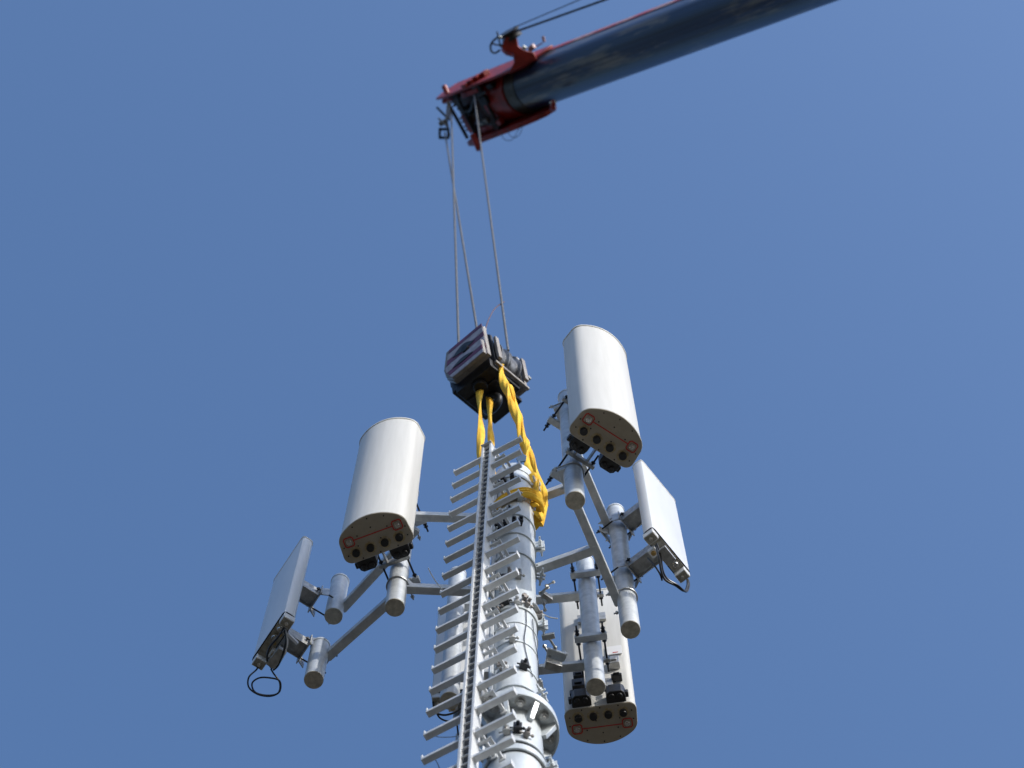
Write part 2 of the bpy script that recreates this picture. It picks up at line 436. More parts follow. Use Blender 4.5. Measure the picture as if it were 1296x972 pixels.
HR0, SP = 13.34, .249
rm = None; n = 0; h = HR0
for n in range(21):
    h = HR0 - n * SP
    for sg in (-1, 1):
        if rm is None or True:
            mb = MB(); a = lad(h) + ER * (.032 * sg); b = lad(h) + ER * (.226 * sg)
            if sg not in (rm or {}):
                mb.box((a + b) / 2 , (ER, EN, UP), ((b - a).length / 2, .0155, .0105))
                mb.box(b + UP * .012 - ER * (.004 * sg), (ER, EN, UP), (.0035, .0155, .024))
                mb.box(a + ER * (.003 * sg), (ER, EN, UP), (.003, .020, .015))
                o = mb.build('rung', ALU, lroot, bevel=.0015)
                rm = rm or {}; rm[sg] = (o, h)
            else:
                src, h0 = rm[sg]; o = src.copy(); COL.objects.link(o); o.parent = lroot
                o.location = lad(h) - lad(h0) + V((random.uniform(-.0015, .0015), random.uniform(-.0015, .0015), random.uniform(-.002, .002)))
                o.rotation_euler = (0, 0, 0)
# stand-offs from the rail back to the pole
for k, h in enumerate([HR0 + .06 - .498 * i for i in range(10)]):
    mb = MB()
    for off, dh in ((.044, 0), (.092, -.10)):
        a = lad(h + dh) + ER * off + EN * (.005 if off < .05 else -.02); dd = -EN
        b = a + dd * (.155 if off < .05 else .115)
        mb.bar(a, b, .015, .016)
        mb.box(b, (ER, EN, UP), (.016, .004, .022))
    mb.bar(lad(h) + ER * .033 - EN * .012, lad(h) + ER * .044 - EN * .012, .014, .014); mb.bar(lad(h - .10) + ER * .033 - EN * .030, lad(h - .10) + ER * .092 - EN * .030, .014, .014)
    mb.build('standoff_bracket', ALU, lroot, bevel=.001)
for h in (12.36, 11.22, 9.85):
    mb = MB(); c = lad(h) + ER * .036 - EN * .05
    for q in range(3):
        mb.cyl(c - ER * .02 + UP * (.035 * q - .035), c + ER * .05 + UP * (.035 * q - .035), .006, n=8); mb.hexa(c + ER * (.03) + UP * (.035 * q - .035), c + ER * .042 + UP * (.035 * q - .035), .012)
    mb.box(c, (ER, EN, UP), (.006, .035, .06)); mb.build('clamp_bolt_set', ZINC, lroot, bevel=.001)
m = MB(); m.tube([P(560, 746, 11.75), P(553, 738, 11.8), P(546, 727, 11.85), P(542, 719, 11.9)], .0035, 6, flat=.5); m.build('tie_tail', WHITETIE, lroot)
m = MB(); m.tube([P(541, 925, 9.75), P(552, 932, 9.72), P(566, 933, 9.7), P(578, 932, 9.7)], .0018, 6); m.build('tie_wire', ROPE, lroot)
m = MB(); m.tube([P(547, 957, 9.5), P(552, 963, 9.45), P(556, 972, 9.4), P(557, 982, 9.3)], .0022, 6); m.build('tie_wire', CABLE, lroot)

# ------------------------------------------------------------------ sector mounting frames
HB = 11.67
PR = 0.0525
def pipe_mesh(root, xy, h0, h1, name='mast_pipe'):
    m = MB(); c = V((xy[0], xy[1], hz(h0)))
    m.lathe(c, [(PR - .004, .002), (PR, .002), (PR, h1 - h0 - .02), (PR + .003, h1 - h0 - .02), (PR + .003, h1 - h0), (0, h1 - h0 + .004)], 40)
    o = m.build(name, GALV, root)
    m = MB(); m.lathe(c, [(0, -.0015), (PR - .002, -.0015), (PR - .0005, .001), (PR - .0005, .004)], 40); m.build('pipe_cap', PIPECAP, o)
    return o
def ubolt(mb, c, out, r, z=0):
    # rod bent round a pipe at c, ends pointing along -out
    t = UP.cross(out); pts = []
    for k in range(9):
        a = math.pi * k / 8
        pts.append(c + t * ((r + .006) * math.cos(a)) + out * ((r + .006) * math.sin(a)) + UP * z)
    pts = [pts[0] - out * (r + .045)] + pts + [pts[-1] - out * (r + .045)]
    mb.tube(pts, .005, 8, sub=2)
    for e in (pts[0], pts[-1]): mb.hexa(e + out * .012, e + out * .024, .011)
def xy(px, py, h=HB):
    p = P(px, py, h); return (p.x, p.y)
p1, p2 = xy(728, 633.6), xy(798, 797)
pA, pC = xy(499.7, 769), xy(397, 860.6)
pB = xy(422, 780, 12.72)
pD, pE = xy(754, 869.7), xy(569, 887)
def v3(q, h): return V((q[0], q[1], hz(h)))

# right frame
f1 = thing('antenna_mounting_frame', (PX + .2, PY, hz(HB)), 'right hand galvanised frame of two pipes and crossbars holding a curved and a flat antenna', 'mounting frame', 'antenna mounting frames on the pole')
pipe_mesh(f1, p1, HB, 13.58); pipe_mesh(f1, p2, HB, 13.58)
def crossbar(root, a, b, h, off, wd=.048, ht=.055, ea=.05, eb=.0, m_=GALV):
    A, B = v3(a, h), v3(b, h); d = (B - A).normalized(); t = UP.cross(d)
    m = MB(); m.bar(A - d * ea + t * off, B + d * eb + t * off, wd, ht)
    o = m.build('crossbar', m_, root, bevel=.003)
    # square end plate and bolts at the outer end
    m = MB(); c = B + d * (eb + .002) + t * off; m.box(c, (d, t, UP), (.003, wd / 2 - .004, ht / 2 - .004)); m.build('end_plug', ZINC, o)
    return A, B, d, t
F1H = (13.31, 12.13)
for h in F1H:
    A, B, d, t = crossbar(f1, p1, p2, h, .050, eb=.012)
    mb = MB()
    for pp in (A, B):
        ubolt(mb, pp, -t, PR, .0)
    mb.build('u_bolt', ZINC, f1)
arm_px = {13.31: ((677, 632), (717, 617)), 12.13: ((678, 721), (757, 693))}
for h in F1H:
    a, b = [P(q[0], q[1], h) for q in arm_px[h]]
    dd = (b - a).normalized(); m = MB(); m.bar(a - dd * .04, b, .048, .060); o = m.build('arm', GALV, f1, bevel=.003)
    m = MB(); m.box(a - dd * .02, (dd, UP.cross(dd), UP), (.006, .05, .05)); m.build('arm_foot_plate', GALV, o, bevel=.002)
    m = MB(); tt = UP.cross(dd)
    for sg in (-1, 1):
        q = a - dd * .01 + tt * (.036 * sg) - UP * .036; m.cyl(q - dd * .05, q + dd * .035, .006, n=8); m.hexa(q + dd * .004, q + dd * .018, .012)
    m.build('foot_bolt', ZINC, o)

# left frame
f2 = thing('antenna_mounting_frame', (PX - .2, PY, hz(HB)), 'left hand galvanised frame with two long sloping crossbars ending in short pipe stubs', 'mounting frame', 'antenna mounting frames on the pole')
pipe_mesh(f2, pA, HB, 13.58); pipe_mesh(f2, pC, HB, 12.14, 'pipe_stub'); pipe_mesh(f2, pB, 12.72, 13.28, 'pipe_stub')
A, B, d, t = crossbar(f2, pA, pB, 12.90, -.045, wd=.05, eb=-.01)
A, B, d, t = crossbar(f2, pA, pC, 12.04, -.045, wd=.05, eb=-.02)
for (a, b, h, wd) in (((640, 657), (508, 653), 12.93, .05), ((640, 750), (500, 744), 11.98, .05)):
    a, b = P(*a, h), P(*b, h); dd = (b - a).normalized(); m = MB(); m.bar(a, b, wd - .006, .058); m.build('arm', GALV, f2, bevel=.003)
mb = MB(); ubolt(mb, v3(pA, 12.93), V((-.3, -.95, 0)).normalized(), PR); ubolt(mb, v3(pA, 11.98), V((-.3, -.95, 0)).normalized(), PR); mb.build('u_bolt', ZINC, f2)

# rear frame
f3 = thing('antenna_mounting_frame', (PX, PY + .3, hz(HB)), 'rear galvanised frame behind the pole, its two pipes hanging either side of it', 'mounting frame', 'antenna mounting frames on the pole')
pipe_mesh(f3, pD, HB, 13.58); pipe_mesh(f3, pE, HB, 13.58)
for h, off in ((13.16, -.05), (12.10, -.05)):
    A, B, d, t = crossbar(f3, pE, pD, h, -off, eb=.05, wd=.05, ht=.04)
    m = MB(); mid = V((PX, (A.y + B.y) / 2 - .05, hz(h))); m.bar(V((PX, PY + .10, hz(h))), mid, .06, .045); m.build('arm', GALV, f3, bevel=.003)
# odd clamp plate and bolts on the right of the pole, at the rear arm
c = P(703, 829, 11.9)
m = MB(); m.prism([(-.05, -.03), (.055, -.018), (.062, .002), (.055, .03), (0, .052), (-.045, .036)], c, V((.97, .2, 0)), V((-.2, .95, .1)), V((0, 0.05, 1)), .03)
m.build('clamp_wedge', GALV_POLE, f3, bevel=.003)
m = MB(); c2 = P(700, 842, 11.85); m.box(c2, (V((.95, .3, 0)), V((-.3, .95, 0)), UP), (.045, .022, .03)); m.build('clamp_shoe', ZINC, f3, bevel=.002)
m = MB()
for (a, b, r) in (((688, 816), (697, 832), .007), ((694, 806), (704, 822), .007), ((683, 752), (694, 742), .007), ((690, 742), (702, 736), .004), ((686, 756), (696, 762), .007), ((688, 762), (690, 774), .005)):
    a, b = P(*a, 11.95), P(*b, 11.9); m.cyl(a, b, r, n=8); dd = (b - a).normalized(); m.hexa(b - dd * .016, b - dd * .006, r + .005); m.hexa(a + dd * .006, a + dd * .016, r + .005)
m.box(P(692, 755, 11.92), (V((.8, .6, 0)), V((-.6, .8, 0)), UP), (.03, .012, .025))
m.build('clamp_bolt_set', ZINC, f3)
m = MB(); a, b = P(686, 807, 11.9), P(702, 804, 11.9); m.bar(a, b, .03, .025); m.build('arm_stub', GALV, f3, bevel=.002)
m = MB(); a, b = P(709, 833, 11.95), P(717, 826, 11.95); m.bar(a, b, .025, .02); m.build('arm_stub', GALV, f3, bevel=.002)

# ------------------------------------------------------------------ large curved antennas
AW, AD, AL = .398, .230, 1.76
def dprof(w_, d_, inset=0.0):
    hw = w_ / 2 - inset; d_ = d_ - inset; b0 = inset; r = .045 - inset; pts = []
    for k in range(7):
        a = math.pi / 2 * k / 6; pts.append((hw - r + r * math.sin(a), b0 + r - r * math.cos(a)))
    hs = hw - .007; sh = d_ * .66; sag = d_ - sh
    R = (hs * hs + sag * sag) / (2 * sag); cy = d_ - R; a0 = math.asin(hs / R); a1 = a0 * .82
    p0 = (hw - .005, sh - .032); p1 = (hs, sh); p2 = (R * math.sin(a1), cy + R * math.cos(a1))
    fil = [((1 - t) ** 2 * p0[0] + 2 * t * (1 - t) * p1[0] + t * t * p2[0], (1 - t) ** 2 * p0[1] + 2 * t * (1 - t) * p1[1] + t * t * p2[1]) for t in [q / 8 for q in range(9)]]
    pts += fil
    n = 22
    for k in range(1, n):
        a = a1 - 2 * a1 * k / n; pts.append((R * math.sin(a), cy + R * math.cos(a)))
    pts += [(-p[0], p[1]) for p in reversed(fil)]
    for k in range(7):
        a = math.pi / 2 * (1 - k / 6); pts.append((-(hw - r + r * math.sin(a)), b0 + r - r * math.cos(a)))
    return pts
# local frame: x = width, +y = facing direction, origin = bottom centre of the flat back
def build_big():
    r = thing('panel_antenna', (0, 0, 0), 'tmp', 'antenna', 'large curved antennas')
    m = MB(); m.prism(dprof(AW, AD, .004), (0, 0, .018), X3[0], X3[1], UP, AL - .036); m.build('radome', RADOME, r, ang=25)
    m = MB(); m.prism(dprof(AW, AD), (0, 0, AL - .018), X3[0], X3[1], UP, .018); m.build('top_cap', RADOME, r, bevel=.003, ang=25)
    m = MB(); m.prism(dprof(AW, AD), (0, 0, .004), X3[0], X3[1], UP, .014); m.build('cap_rim', RADOME, r, bevel=.002, ang=25)
    m = MB(); m.prism(dprof(AW, AD, .003), (0, 0, 0), X3[0], X3[1], UP, .006)
    cap = m.build('bottom_cap', CAPM, r, ang=25)
    for k in range(4):
        x = (-.1275 + .085 * k) * .97; c = V((x, .055, 0))
        m = MB(); m.lathe(c, [(.034, -.0012), (.034, .002)], 20); m.build('connector_surround', STAIN, cap)
        m = MB(); m.lathe(c, [(.0, -.030), (.017, -.030), (.018, -.028), (.018, -.022), (.021, -.022), (.021, -.002), (.0, -.001)], 24); m.build('connector', BLACK, cap)
    for sg in (-1, 1):
        c = V((.138 * sg, .122, 0))
        m = MB(); s_, e = .026, .006
        poly = [(-s_ + e * 1.4, -s_), (s_ - e * 1.4, -s_), (s_, -s_ + e * 1.4), (s_, s_ - e * 1.4), (s_ - e * 1.4, s_), (-s_ + e * 1.4, s_), (-s_, s_ - e * 1.4), (-s_, -s_ + e * 1.4)]
        for i in range(8):
            a, b = poly[i], poly[(i + 1) % 8]; a = V((*a, 0)); b = V((*b, 0)); dd = (b - a).normalized() * .0015
            m.bar(c + a - dd - UP * .0015, c + b + dd - UP * .0015, .0056, .003)
        m.build('red_outline', REDMARK, cap)
        m = MB(); m.lathe(c, [(0, -.020), (.010, -.020), (.011, -.017), (.011, -.008), (.016, -.008), (.016, -.0005), (0, -.0002)], 20); m.build('silver_connector', SILVER, cap)
    m = MB(); m.bar(V((-.112, .1235, -.001)), V((.112, .1235, -.001)), .0054, .0024); m.build('red_line', REDMARK, cap)
    # faint moulded lettering bar and screws
    m = MB()
    for (x, y) in ((-.17, .05), (.17, .05), (-.175, .10), (.175, .10), (-.09, .195), (.09, .195), (0, .212), (-.085, .135), (.085, .14), (0, .012), (-.1, .012), (.1, .012), (-.03, .085), (.10, .086), (0, .16)):
        m.lathe(V((x, y, 0)), [(0, -.004), (.004, -.0035), (.004, .001)], 8)
    m.build('screw', DARK, cap)
    m = MB()
    for k in range(9): m.box(V((-.022 + .0055 * k, .139, -.0003)), X3, (.0017, .0025, .0006))
    m.build('moulded_mark', STAIN, cap)
    # black actuator housings on the back, low down
    for x in (-.095, .095):
        m = MB()
        pr = [(-.054, 0), (.054, 0), (.054, -.035), (.047, -.058), (.032, -.070), (-.032, -.070), (-.047, -.058), (-.054, -.035)]
        m.prism([(p[0] + x, p[1] + .002) for p in pr], (0, 0, .012), X3[0], X3[1], UP, .10)
        m.cyl(V((x - .022, -.042, .014)), V((x - .022, -.042, -.004)), .015, n=16); m.cyl(V((x + .022, -.042, .014)), V((x + .022, -.042, -.004)), .015, n=16)
        m.box(V((x + .06 * (1 if x > 0 else -1), -.03, .05)), X3, (.010, .016, .02)); m.cyl(V((x - .05, -.03, .12)), V((x - .05, -.03, .17)), .012, n=12)
        m.build('actuator_housing', BLACK, r, bevel=.004)
    for (x, z, wd, hh, mm_) in ((-.105, .26, .035, .05, BLACK), (-.10, .38, .030, .03, DARK), (.11, .30, .03, .012, DARK), (.10, .52, .035, .05, ZINC)):
        m = MB(); m.box(V((x, -.022, z)), X3, (wd, .022, hh)); m.box(V((x, -.048, z)), X3, (wd * .6, .006, hh * .5)); m.build('back_fitting', mm_, r, bevel=.003)
    m = MB(); m.box(V((.11, -.004, .74)), X3, (.045, .003, .06)); m.build('rating_sticker', WHITETIE, r, bevel=.001)
    m = MB(); m.box(V((.118, -.0078, .70)), X3, (.016, .0008, .004)); m.build('sticker_red_line', REDMARK, r)
    # mounting brackets: pipe axis stands at y = -(.17+.052)
    yp = -PIPEGAP
    for z in (.27, 1.27):
        m = MB()
        m.box(V((0, -.008, z)), X3, (.085, .008, .055))                      # foot plate on the back
        for sg in (-1, 1): m.box(V((.040 * sg, (-.016 + yp + PR + .028) / 2, z)), X3, (.004, abs(-.016 - (yp + PR + .028)) / 2, .026))
        m.box(V((0, yp + PR + .018, z)), X3, (.090, .010, .026))             # front plate
        br = m.build('pipe_bracket', ZINC, r, bevel=.002)
        m = MB(); m.box(V((0, yp - PR - .022, z - .008)), X3, (.090, .018, .020))
        for sg in (-1, 1): m.box(V((.030 * sg, yp - PR - .004, z - .008)), X3, (.02, .004, .016))
        m.build('clamp_plate', GALV, br, bevel=.002)
        for sg in (-1, 1):
            m = MB(); c = V((.072 * sg, 0, z - .006))
            m.cyl(c + V((0, yp - PR - .10, 0)), c + V((0, yp + PR + .09, 0)), .0055, n=10)
            for yy in (yp - PR - .055, yp - PR - .072, yp - PR + .004, yp + PR + .035): m.hexa(c + V((0, yy, 0)), c + V((0, yy + .011, 0)), .0125)
            m.build('threaded_rod', DARK, br)
    return r
PIPEGAP = .222
big = build_big()
def place_big(o, q, nrm, lab, h=11.93, tilt=0.0):
    nrm = V((nrm[0], nrm[1], 0)).normalized()
    loc = V((q[0], q[1], hz(h))) + nrm * PIPEGAP
    o.location = loc
    o.rotation_euler = Matrix((( -nrm.y * -1, nrm.x, 0), (-nrm.x, nrm.y, 0), (0, 0, 1))).to_euler()
    o['label'] = lab
b2 = copy_tree(big); b3 = copy_tree(big)
place_big(big, p1, (.55, -.835), 'large curved off white antenna above the right frame, highest of the antennas')
place_big(b2, pA, (-.36, -.93), 'large curved off white antenna left of the ladder, its rounded front lit by the sun')
place_big(b3, pD, (.14, .99), 'large curved off white antenna seen from behind, hanging lowest at the right')

# ------------------------------------------------------------------ small flat panel antennas
SW, SDp = .348, .078
def build_small(SL):
    r = thing('flat_panel_antenna', (0, 0, 0), 'tmp', 'antenna', 'flat panel antennas')
    def prof(i=0.0):
        a, b = SW / 2 - i, SDp - i
        return [(a - .022, i), (a - .004, .012 + i), (a, .030), (a, b - .016), (a - .006, b - .004), (a - .022, b), (-a + .022, b), (-a + .006, b - .004), (-a, b - .016), (-a, .030), (-a + .004, .012 + i), (-a + .022, i)]
    m = MB(); m.prism(prof(.001), (0, 0, .012), X3[0], X3[1], UP, SL - .03); m.build('radome', PANELW, r, ang=30, bevel=.002)
    m = MB(); m.prism(prof(-.001), (0, 0, SL - .018), X3[0], X3[1], UP, .018); m.build('top_cap', RADOME, r, bevel=.003)
    m = MB(); m.prism(prof(.006), (0, 0, .004), X3[0], X3[1], UP, .010); bp = m.build('bottom_plate', UNDER, r)
    m = MB(); m.prism(prof(-.0005), (0, 0, .010), X3[0], X3[1], UP, .006); m.build('dark_seal', DARK, r)
    for sg in (-1, 1):
        m = MB(); c = V((.142 * sg, .038, -.016)); m.box(c, X3, (.028, .034, .030)); bl = m.build('corner_block', PANELW, r, bevel=.004)
        m = MB(); m.box(c - UP * .0312, X3, (.024, .030, .002)); m.build('block_base', UNDER, bl, bevel=.0008)
        m = MB(); m.lathe(c - UP * .031, [(0, -.022), (.007, -.022), (.007, -.010), (.011, -.010), (.011, -.001), (0, 0)], 14); m.build('connector', SILVER, bl)
    m = MB(); c = V((.062, -.005, -.012)); m.box(c, X3, (.024, .024, .022)); bl = m.build('centre_block', PANELW, r, bevel=.003)
    m = MB(); m.lathe(c - UP * .022, [(0, -.012), (.011, -.012), (.011, -.004), (.015, -.004), (.015, 0), (0, .001)], 14); m.build('brass_port', BRASS, bl)
    for k, x in enumerate((-.075, -.018)):
        m = MB(); c = V((x, .044, .004)); m.lathe(c, [(0, -.020), (.014, -.020), (.016, -.016), (.016, -.006), (.021, -.006), (.021, 0), (0, .001)], 16); m.build('port_cover', SILVER, bp)
        m = MB(); c = V((x + .03, .026, .004)); m.lathe(c, [(0, -.010), (.011, -.010), (.011, 0), (0, .001)], 12); m.build('brass_port', BRASS, bp)
    return r
def small_brackets(r, z_list, yp):
    for z in z_list:
        m = MB()
        L0, L1 = -.002, yp + PR + .02
        m.box(V((0, -.006, z)), X3, (.06, .006, .055))
        # channel arm: three thin walls
        for sg in (-1, 1): m.box(V((.046 * sg, (L0 + L1) / 2, z)), X3, (.0025, abs(L1 - L0) / 2, .046))
        m.box(V((0, (L0 + L1) / 2, z - .008)), X3, (.046, abs(L1 - L0) / 2, .0025))
        # flared jaw against the pipe
        m.box(V((0, yp + PR + .016, z)), X3, (.075, .0035, .055))
        for sg in (-1, 1): m.box(V((.068 * sg, yp + PR - .006, z)), (V((1, .5 * sg, 0)), V((-.5 * sg, 1, 0)), UP), (.003, .026, .050))
        br = m.build('pipe_bracket', ZINC, r, bevel=.0012)
        m = MB(); m.box(V((0, yp - PR - .020, z)), X3, (.075, .0035, .045))
        for sg in (-1, 1): m.box(V((.045 * sg, yp - PR - .006, z)), (V((1, -.6 * sg, 0)), V((.6 * sg, 1, 0)), UP), (.028, .003, .040))
        m.build('clamp_plate', ZINC, br, bevel=.0012)
        for sg in (-1, 1):
            m = MB(); c = V((.060 * sg, 0, z + .01))
            m.cyl(c + V((0, yp - PR - .055, 0)), c + V((0, yp + PR + .045, 0)), .005, n=10)
            for yy in (yp - PR - .042, yp + PR + .028): m.hexa(c + V((0, yy, 0)), c + V((0, yy + .010, 0)), .011)
            m.build('threaded_rod', DARK, br)
sR = build_small(1.235)
sL = copy_tree(sR); sE = copy_tree(sR)
def place_small(o, c, wdir, lab, h):
    wd = V((wdir[0], wdir[1], 0)).normalized()      # local +x
    y = UP.cross(wd)
    o.location = V((c[0], c[1], hz(h)))
    o.rotation_euler = Matrix(((wd.x, y.x, 0), (wd.y, y.y, 0), (0, 0, 1))).to_euler()
    o['label'] = lab
# right panel: local +y must face (.79,-.61) so +x is (-.61,-.79)
def panel_from_px(bl, br_, h):          # the two front bottom corners
    a, b = P(*bl, h), P(*br_, h); return a, b
a, b = panel_from_px((826, 667), (875, 726), 12.30)
wd = (a - b).normalized(); y = UP.cross(wd); c = (a + b) / 2 - y * SDp
place_small(sR, c, wd, 'white flat panel antenna on the right hand frame, its sunlit front facing right', 12.30)
rel = V((p2[0], p2[1], 0)) - V((c.x, c.y, 0)); ypR = rel.dot(y)
small_brackets(sR, (.14, .92), ypR)
a, b = panel_from_px((359, 775), (318, 836), 12.0)
wd = (b - a).normalized(); y = UP.cross(wd)
if y.x > 0: wd = -wd; y = -y
c = (a + b) / 2 - y * SDp
place_small(sL, c, wd, 'shaded flat panel antenna at the far left, black cable loop hanging below', 12.0)
rel = V((pC[0], pC[1], 0)) - V((c.x, c.y, 0)); ypL = rel.dot(y)
small_brackets(sL, (.12, .88), ypL)
wd = V((-.995, .09, 0)).normalized()
c = V((-.265, 5.27, 0))
place_small(sE, c, wd, 'white flat panel antenna behind the ladder, seen from its back through the left rungs', 12.06)
small_brackets(sE, (.16, .95), -(5.28 - pE[1]))
for o_ in (sL, sR, sE): pass
bpy.context.view_layer.update()
# jumper cables (parts of their antenna)
def local_tube(root, pts, r, name, m_, n=8):
    inv = root.matrix_world.inverted(); m = MB(); m.tube([inv @ V(p) for p in pts], r, n)
    o = MB.build(m, name, m_, None); o.parent = root; return o
hC = 11.97
local_tube(sR, [P(830, 690, 12.24), P(834, 705, 12.16), P(837, 723, 12.1), P(842, 734, 12.08), P(855, 741, 12.1), P(866, 748, 12.13), P(870, 741, 12.2), P(870, 733, 12.24)], .0065, 'jumper_cable', CABLE)
local_tube(sR, [P(831, 688, 12.24), P(836, 703, 12.18), P(839, 722, 12.12), P(845, 733, 12.10), P(858, 741, 12.1), P(868, 749, 12.14), P(872, 742, 12.2), P(871, 734, 12.24)], .0055, 'jumper_cable', CABLE)
local_tube(sR, [P(820, 706, 12.22), P(827, 714, 12.16), P(835, 726, 12.1), P(838, 735, 12.08)], .005, 'jumper_cable', CABLE)
local_tube(sL, [P(328, 839, 12.0), P(325, 847, 11.94), P(315, 857, 11.88), P(315, 870, 11.86), P(327, 879, 11.86), P(343, 881, 11.86), P(354, 875, 11.86), P(354, 862, 11.86), P(342, 858, 11.86), P(328, 858, 11.86), P(319, 865, 11.87), P(323, 876, 11.88), P(338, 880, 11.88), P(352, 877, 11.88), P(354, 864, 11.9), P(346, 852, 11.93), P(343, 847, 11.96)], .0048, 'jumper_cable', CABLE)
local_tube(sL, [P(360, 795, 12.0), P(352, 806, 11.94), P(341, 820, 11.92), P(338, 835, 11.94), P(344, 846, 11.96)], .006, 'jumper_cable', CABLE)
local_tube(sL, [P(360, 797, 12.0), P(362, 811, 11.94), P(358, 828, 11.92), P(352, 842, 11.94), P(346, 848, 11.95)], .006, 'jumper_cable', CABLE)
local_tube(sL, [P(361, 797, 12.0), P(364, 812, 11.93), P(361, 826, 11.92), P(354, 839, 11.94)], .004, 'jumper_cable', WHITETIE)
local_tube(sE, [P(548, 888, 11.98), P(551, 901, 11.94), P(562, 905, 11.93), P(575, 902, 11.95), P(583, 897, 11.98)], .006, 'jumper_cable', CABLE)
local_tube(sE, [P(549, 890, 11.98), P(556, 908, 11.92), P(572, 913, 11.92), P(586, 906, 11.95)], .005, 'jumper_cable', CABLE)
def local_box(root, c, axes, hs, name, m_):
    inv = root.matrix_world.inverted(); m = MB(); r3 = inv.to_3x3(); m.box(inv @ V(c), [r3 @ V(a) for a in axes], hs)
    o = m.build(name, m_, None, bevel=.002); o.parent = root; return o
local_box(sL, P(350, 832, 11.95), (V((.6, -.8, 0)), V((.8, .6, 0)), UP), (.06, .026, .02), 'cable_bracket', ZINC)
local_box(sL, P(370, 808, 11.98), (V((.6, .8, .3)), V((.8, -.6, 0)), UP), (.045, .008, .012), 'tie_tail', WHITETIE)
local_box(sR, P(843, 703, 12.2), (V((.61, .79, 0)), V((.79, -.61, 0)), UP), (.05, .03, .012), 'cable_bracket', ZINC)

# ------------------------------------------------------------------ crane hook block
HK = P(616, 473, 15.75)
hk = thing('hook_block', tuple(HK), 'dark crane hook block with purple striped cheek, hanging on ropes above the ladder', 'hook block')
E1 = V((-.74, .67, 0)).normalized(); E2 = V((.67, .74, 0)).normalized()
tl = Matrix.Rotation(R_(8), 3, E2) @ Matrix.Rotation(R_(-19), 3, E1)
E1, E2, E3 = tl @ E1, tl @ E2, tl @ UP
def H(a, b, c): return HK + E1 * (a * 1.08) + E2 * (b * 1.08) + E3 * (c * 1.08)
AX = (E1, E2, E3)
def lens(x0, x1, zc, th, n=12):
    up = [(x0 + (x1 - x0) * k / n, zc + th * math.sin(math.pi * k / n)) for k in range(n + 1)]
    dn = [(x1 - (x1 - x0) * k / n, zc - th * .3 * math.sin(math.pi * k / n)) for k in range(1, n)]
    return up + dn
# cheek plates
m = MB()
ol = [(-.19, -.17), (.13, -.17), (.18, -.10), (.19, .05), (.15, .20), (-.16, .20), (-.19, .16)]
m.prism(ol, H(0, -.205, 0), E1, E3, E2, .035)
chk = m.build('front_cheek', PLATEGREY, hk, bevel=.003)
stripeW = mat('stripe_white', (0.44, 0.42, 0.50), 0.4, col2=(0.30, 0.29, 0.34), scale=25); stripeP = mat('stripe_purple', (0.16, 0.03, 0.09), 0.4, var=0.3)
for (z0, z1, mm_) in ((-.165, -.11, stripeW), (-.105, -.045, stripeP), (-.04, .04, stripeW), (.045, .09, stripeP), (.095, .155, stripeW), (.16, .195, stripeP)):
    m = MB(); xr = .165 - max(0, (z0 - .05)) * .3 - max(0, -z0 - .1) * .5
    m.prism([(-.185, z0), (xr, z0), (xr - .01, z1), (-.185, z1)], H(0, -.208, 0), E1, E3, E2, .004); m.build('painted_stripe', mm_, chk)
for (x0, x1, zc) in ((-.10, .10, .075), (-.12, .10, -.075)):
    m = MB(); m.prism(lens(x0, x1, zc, .055), H(0, -.2115, 0), E1, E3, E2, .006); m.build('cut_out', BLACK, chk)
for (b0, th, s_) in ((-.125, .022, .95), (.125, .022, .95), (.185, .025, .85)):
    m = MB(); m.prism([(p[0] * s_, p[1] * s_) for p in ol], H(0, b0, 0), E1, E3, E2, th); m.build('cheek_plate', PLATEGREY if b0 > 0 else DARK, hk, bevel=.003)
for b0, b1 in ((-.085, .005), (.010, .120)):
    m = MB(); rr = .160
    m.lathe(H(-.055, 0, .0), [(.02, b0), (rr, b0), (rr, b0 + .012), (rr - .02, b0 + .026), (rr - .02, b1 - .026), (rr, b1 - .012), (rr, b1), (.02, b1)], 40, axis=E2)
    m.build('sheave', SHEAVE, hk)
m = MB()
m.box(H(0, -.02, -.175), AX, (.16, .15, .045)); m.box(H(0.02, .06, -.215), AX, (.13, .14, .02)); m.cyl(H(.0, -.1, -.22), H(.0, -.1, -.255), .05, n=24); m.cyl(H(.0, .02, -.22), H(.0, .02, -.27), .045, n=24)
m.build('bottom_crosshead', DARK, hk, bevel=.006)
# lower striped cheek, stepped out in front of the first
lo = [(-.185, -.19), (.11, -.19), (.16, -.13), (.17, -.03), (-.185, -.03)]
m = MB(); m.prism(lo, H(0, -.240, 0), E1, E3, E2, .026); lc = m.build('lower_cheek', PLATEGREY, hk, bevel=.003)
for (z0, z1, mm_) in ((-.185, -.145, stripeW), (-.14, -.10, stripeP), (-.095, -.035, stripeW)):
    m = MB(); m.prism([(-.18, z0), (.105 + (z0 + .185) * .5, z0), (.13 + (z0 + .185) * .25, z1), (-.18, z1)], H(0, -.2435, 0), E1, E3, E2, .004); m.build('painted_stripe', mm_, lc)
m = MB(); m.prism(lens(-.10, .09, -.10, .03), H(0, -.2475, 0), E1, E3, E2, .006); m.build('cut_out', BLACK, lc)
m = MB(); m.box(H(.15, .0, -.12), AX, (.035, .17, .07)); m.box(H(.19, -.02, -.02), AX, (.018, .12, .05)); m.build('rear_weight', DARK, hk, bevel=.01)
m = MB()
for b0 in (-.105, .145):
    m.box(H(-.190, b0, -.02), AX, (.012, .018, .125))
m.box(H(-.165, .03, -.165), AX, (.012, .17, .012))
m.build('end_strap', PLATEGREY, hk, bevel=.003)
m = MB()
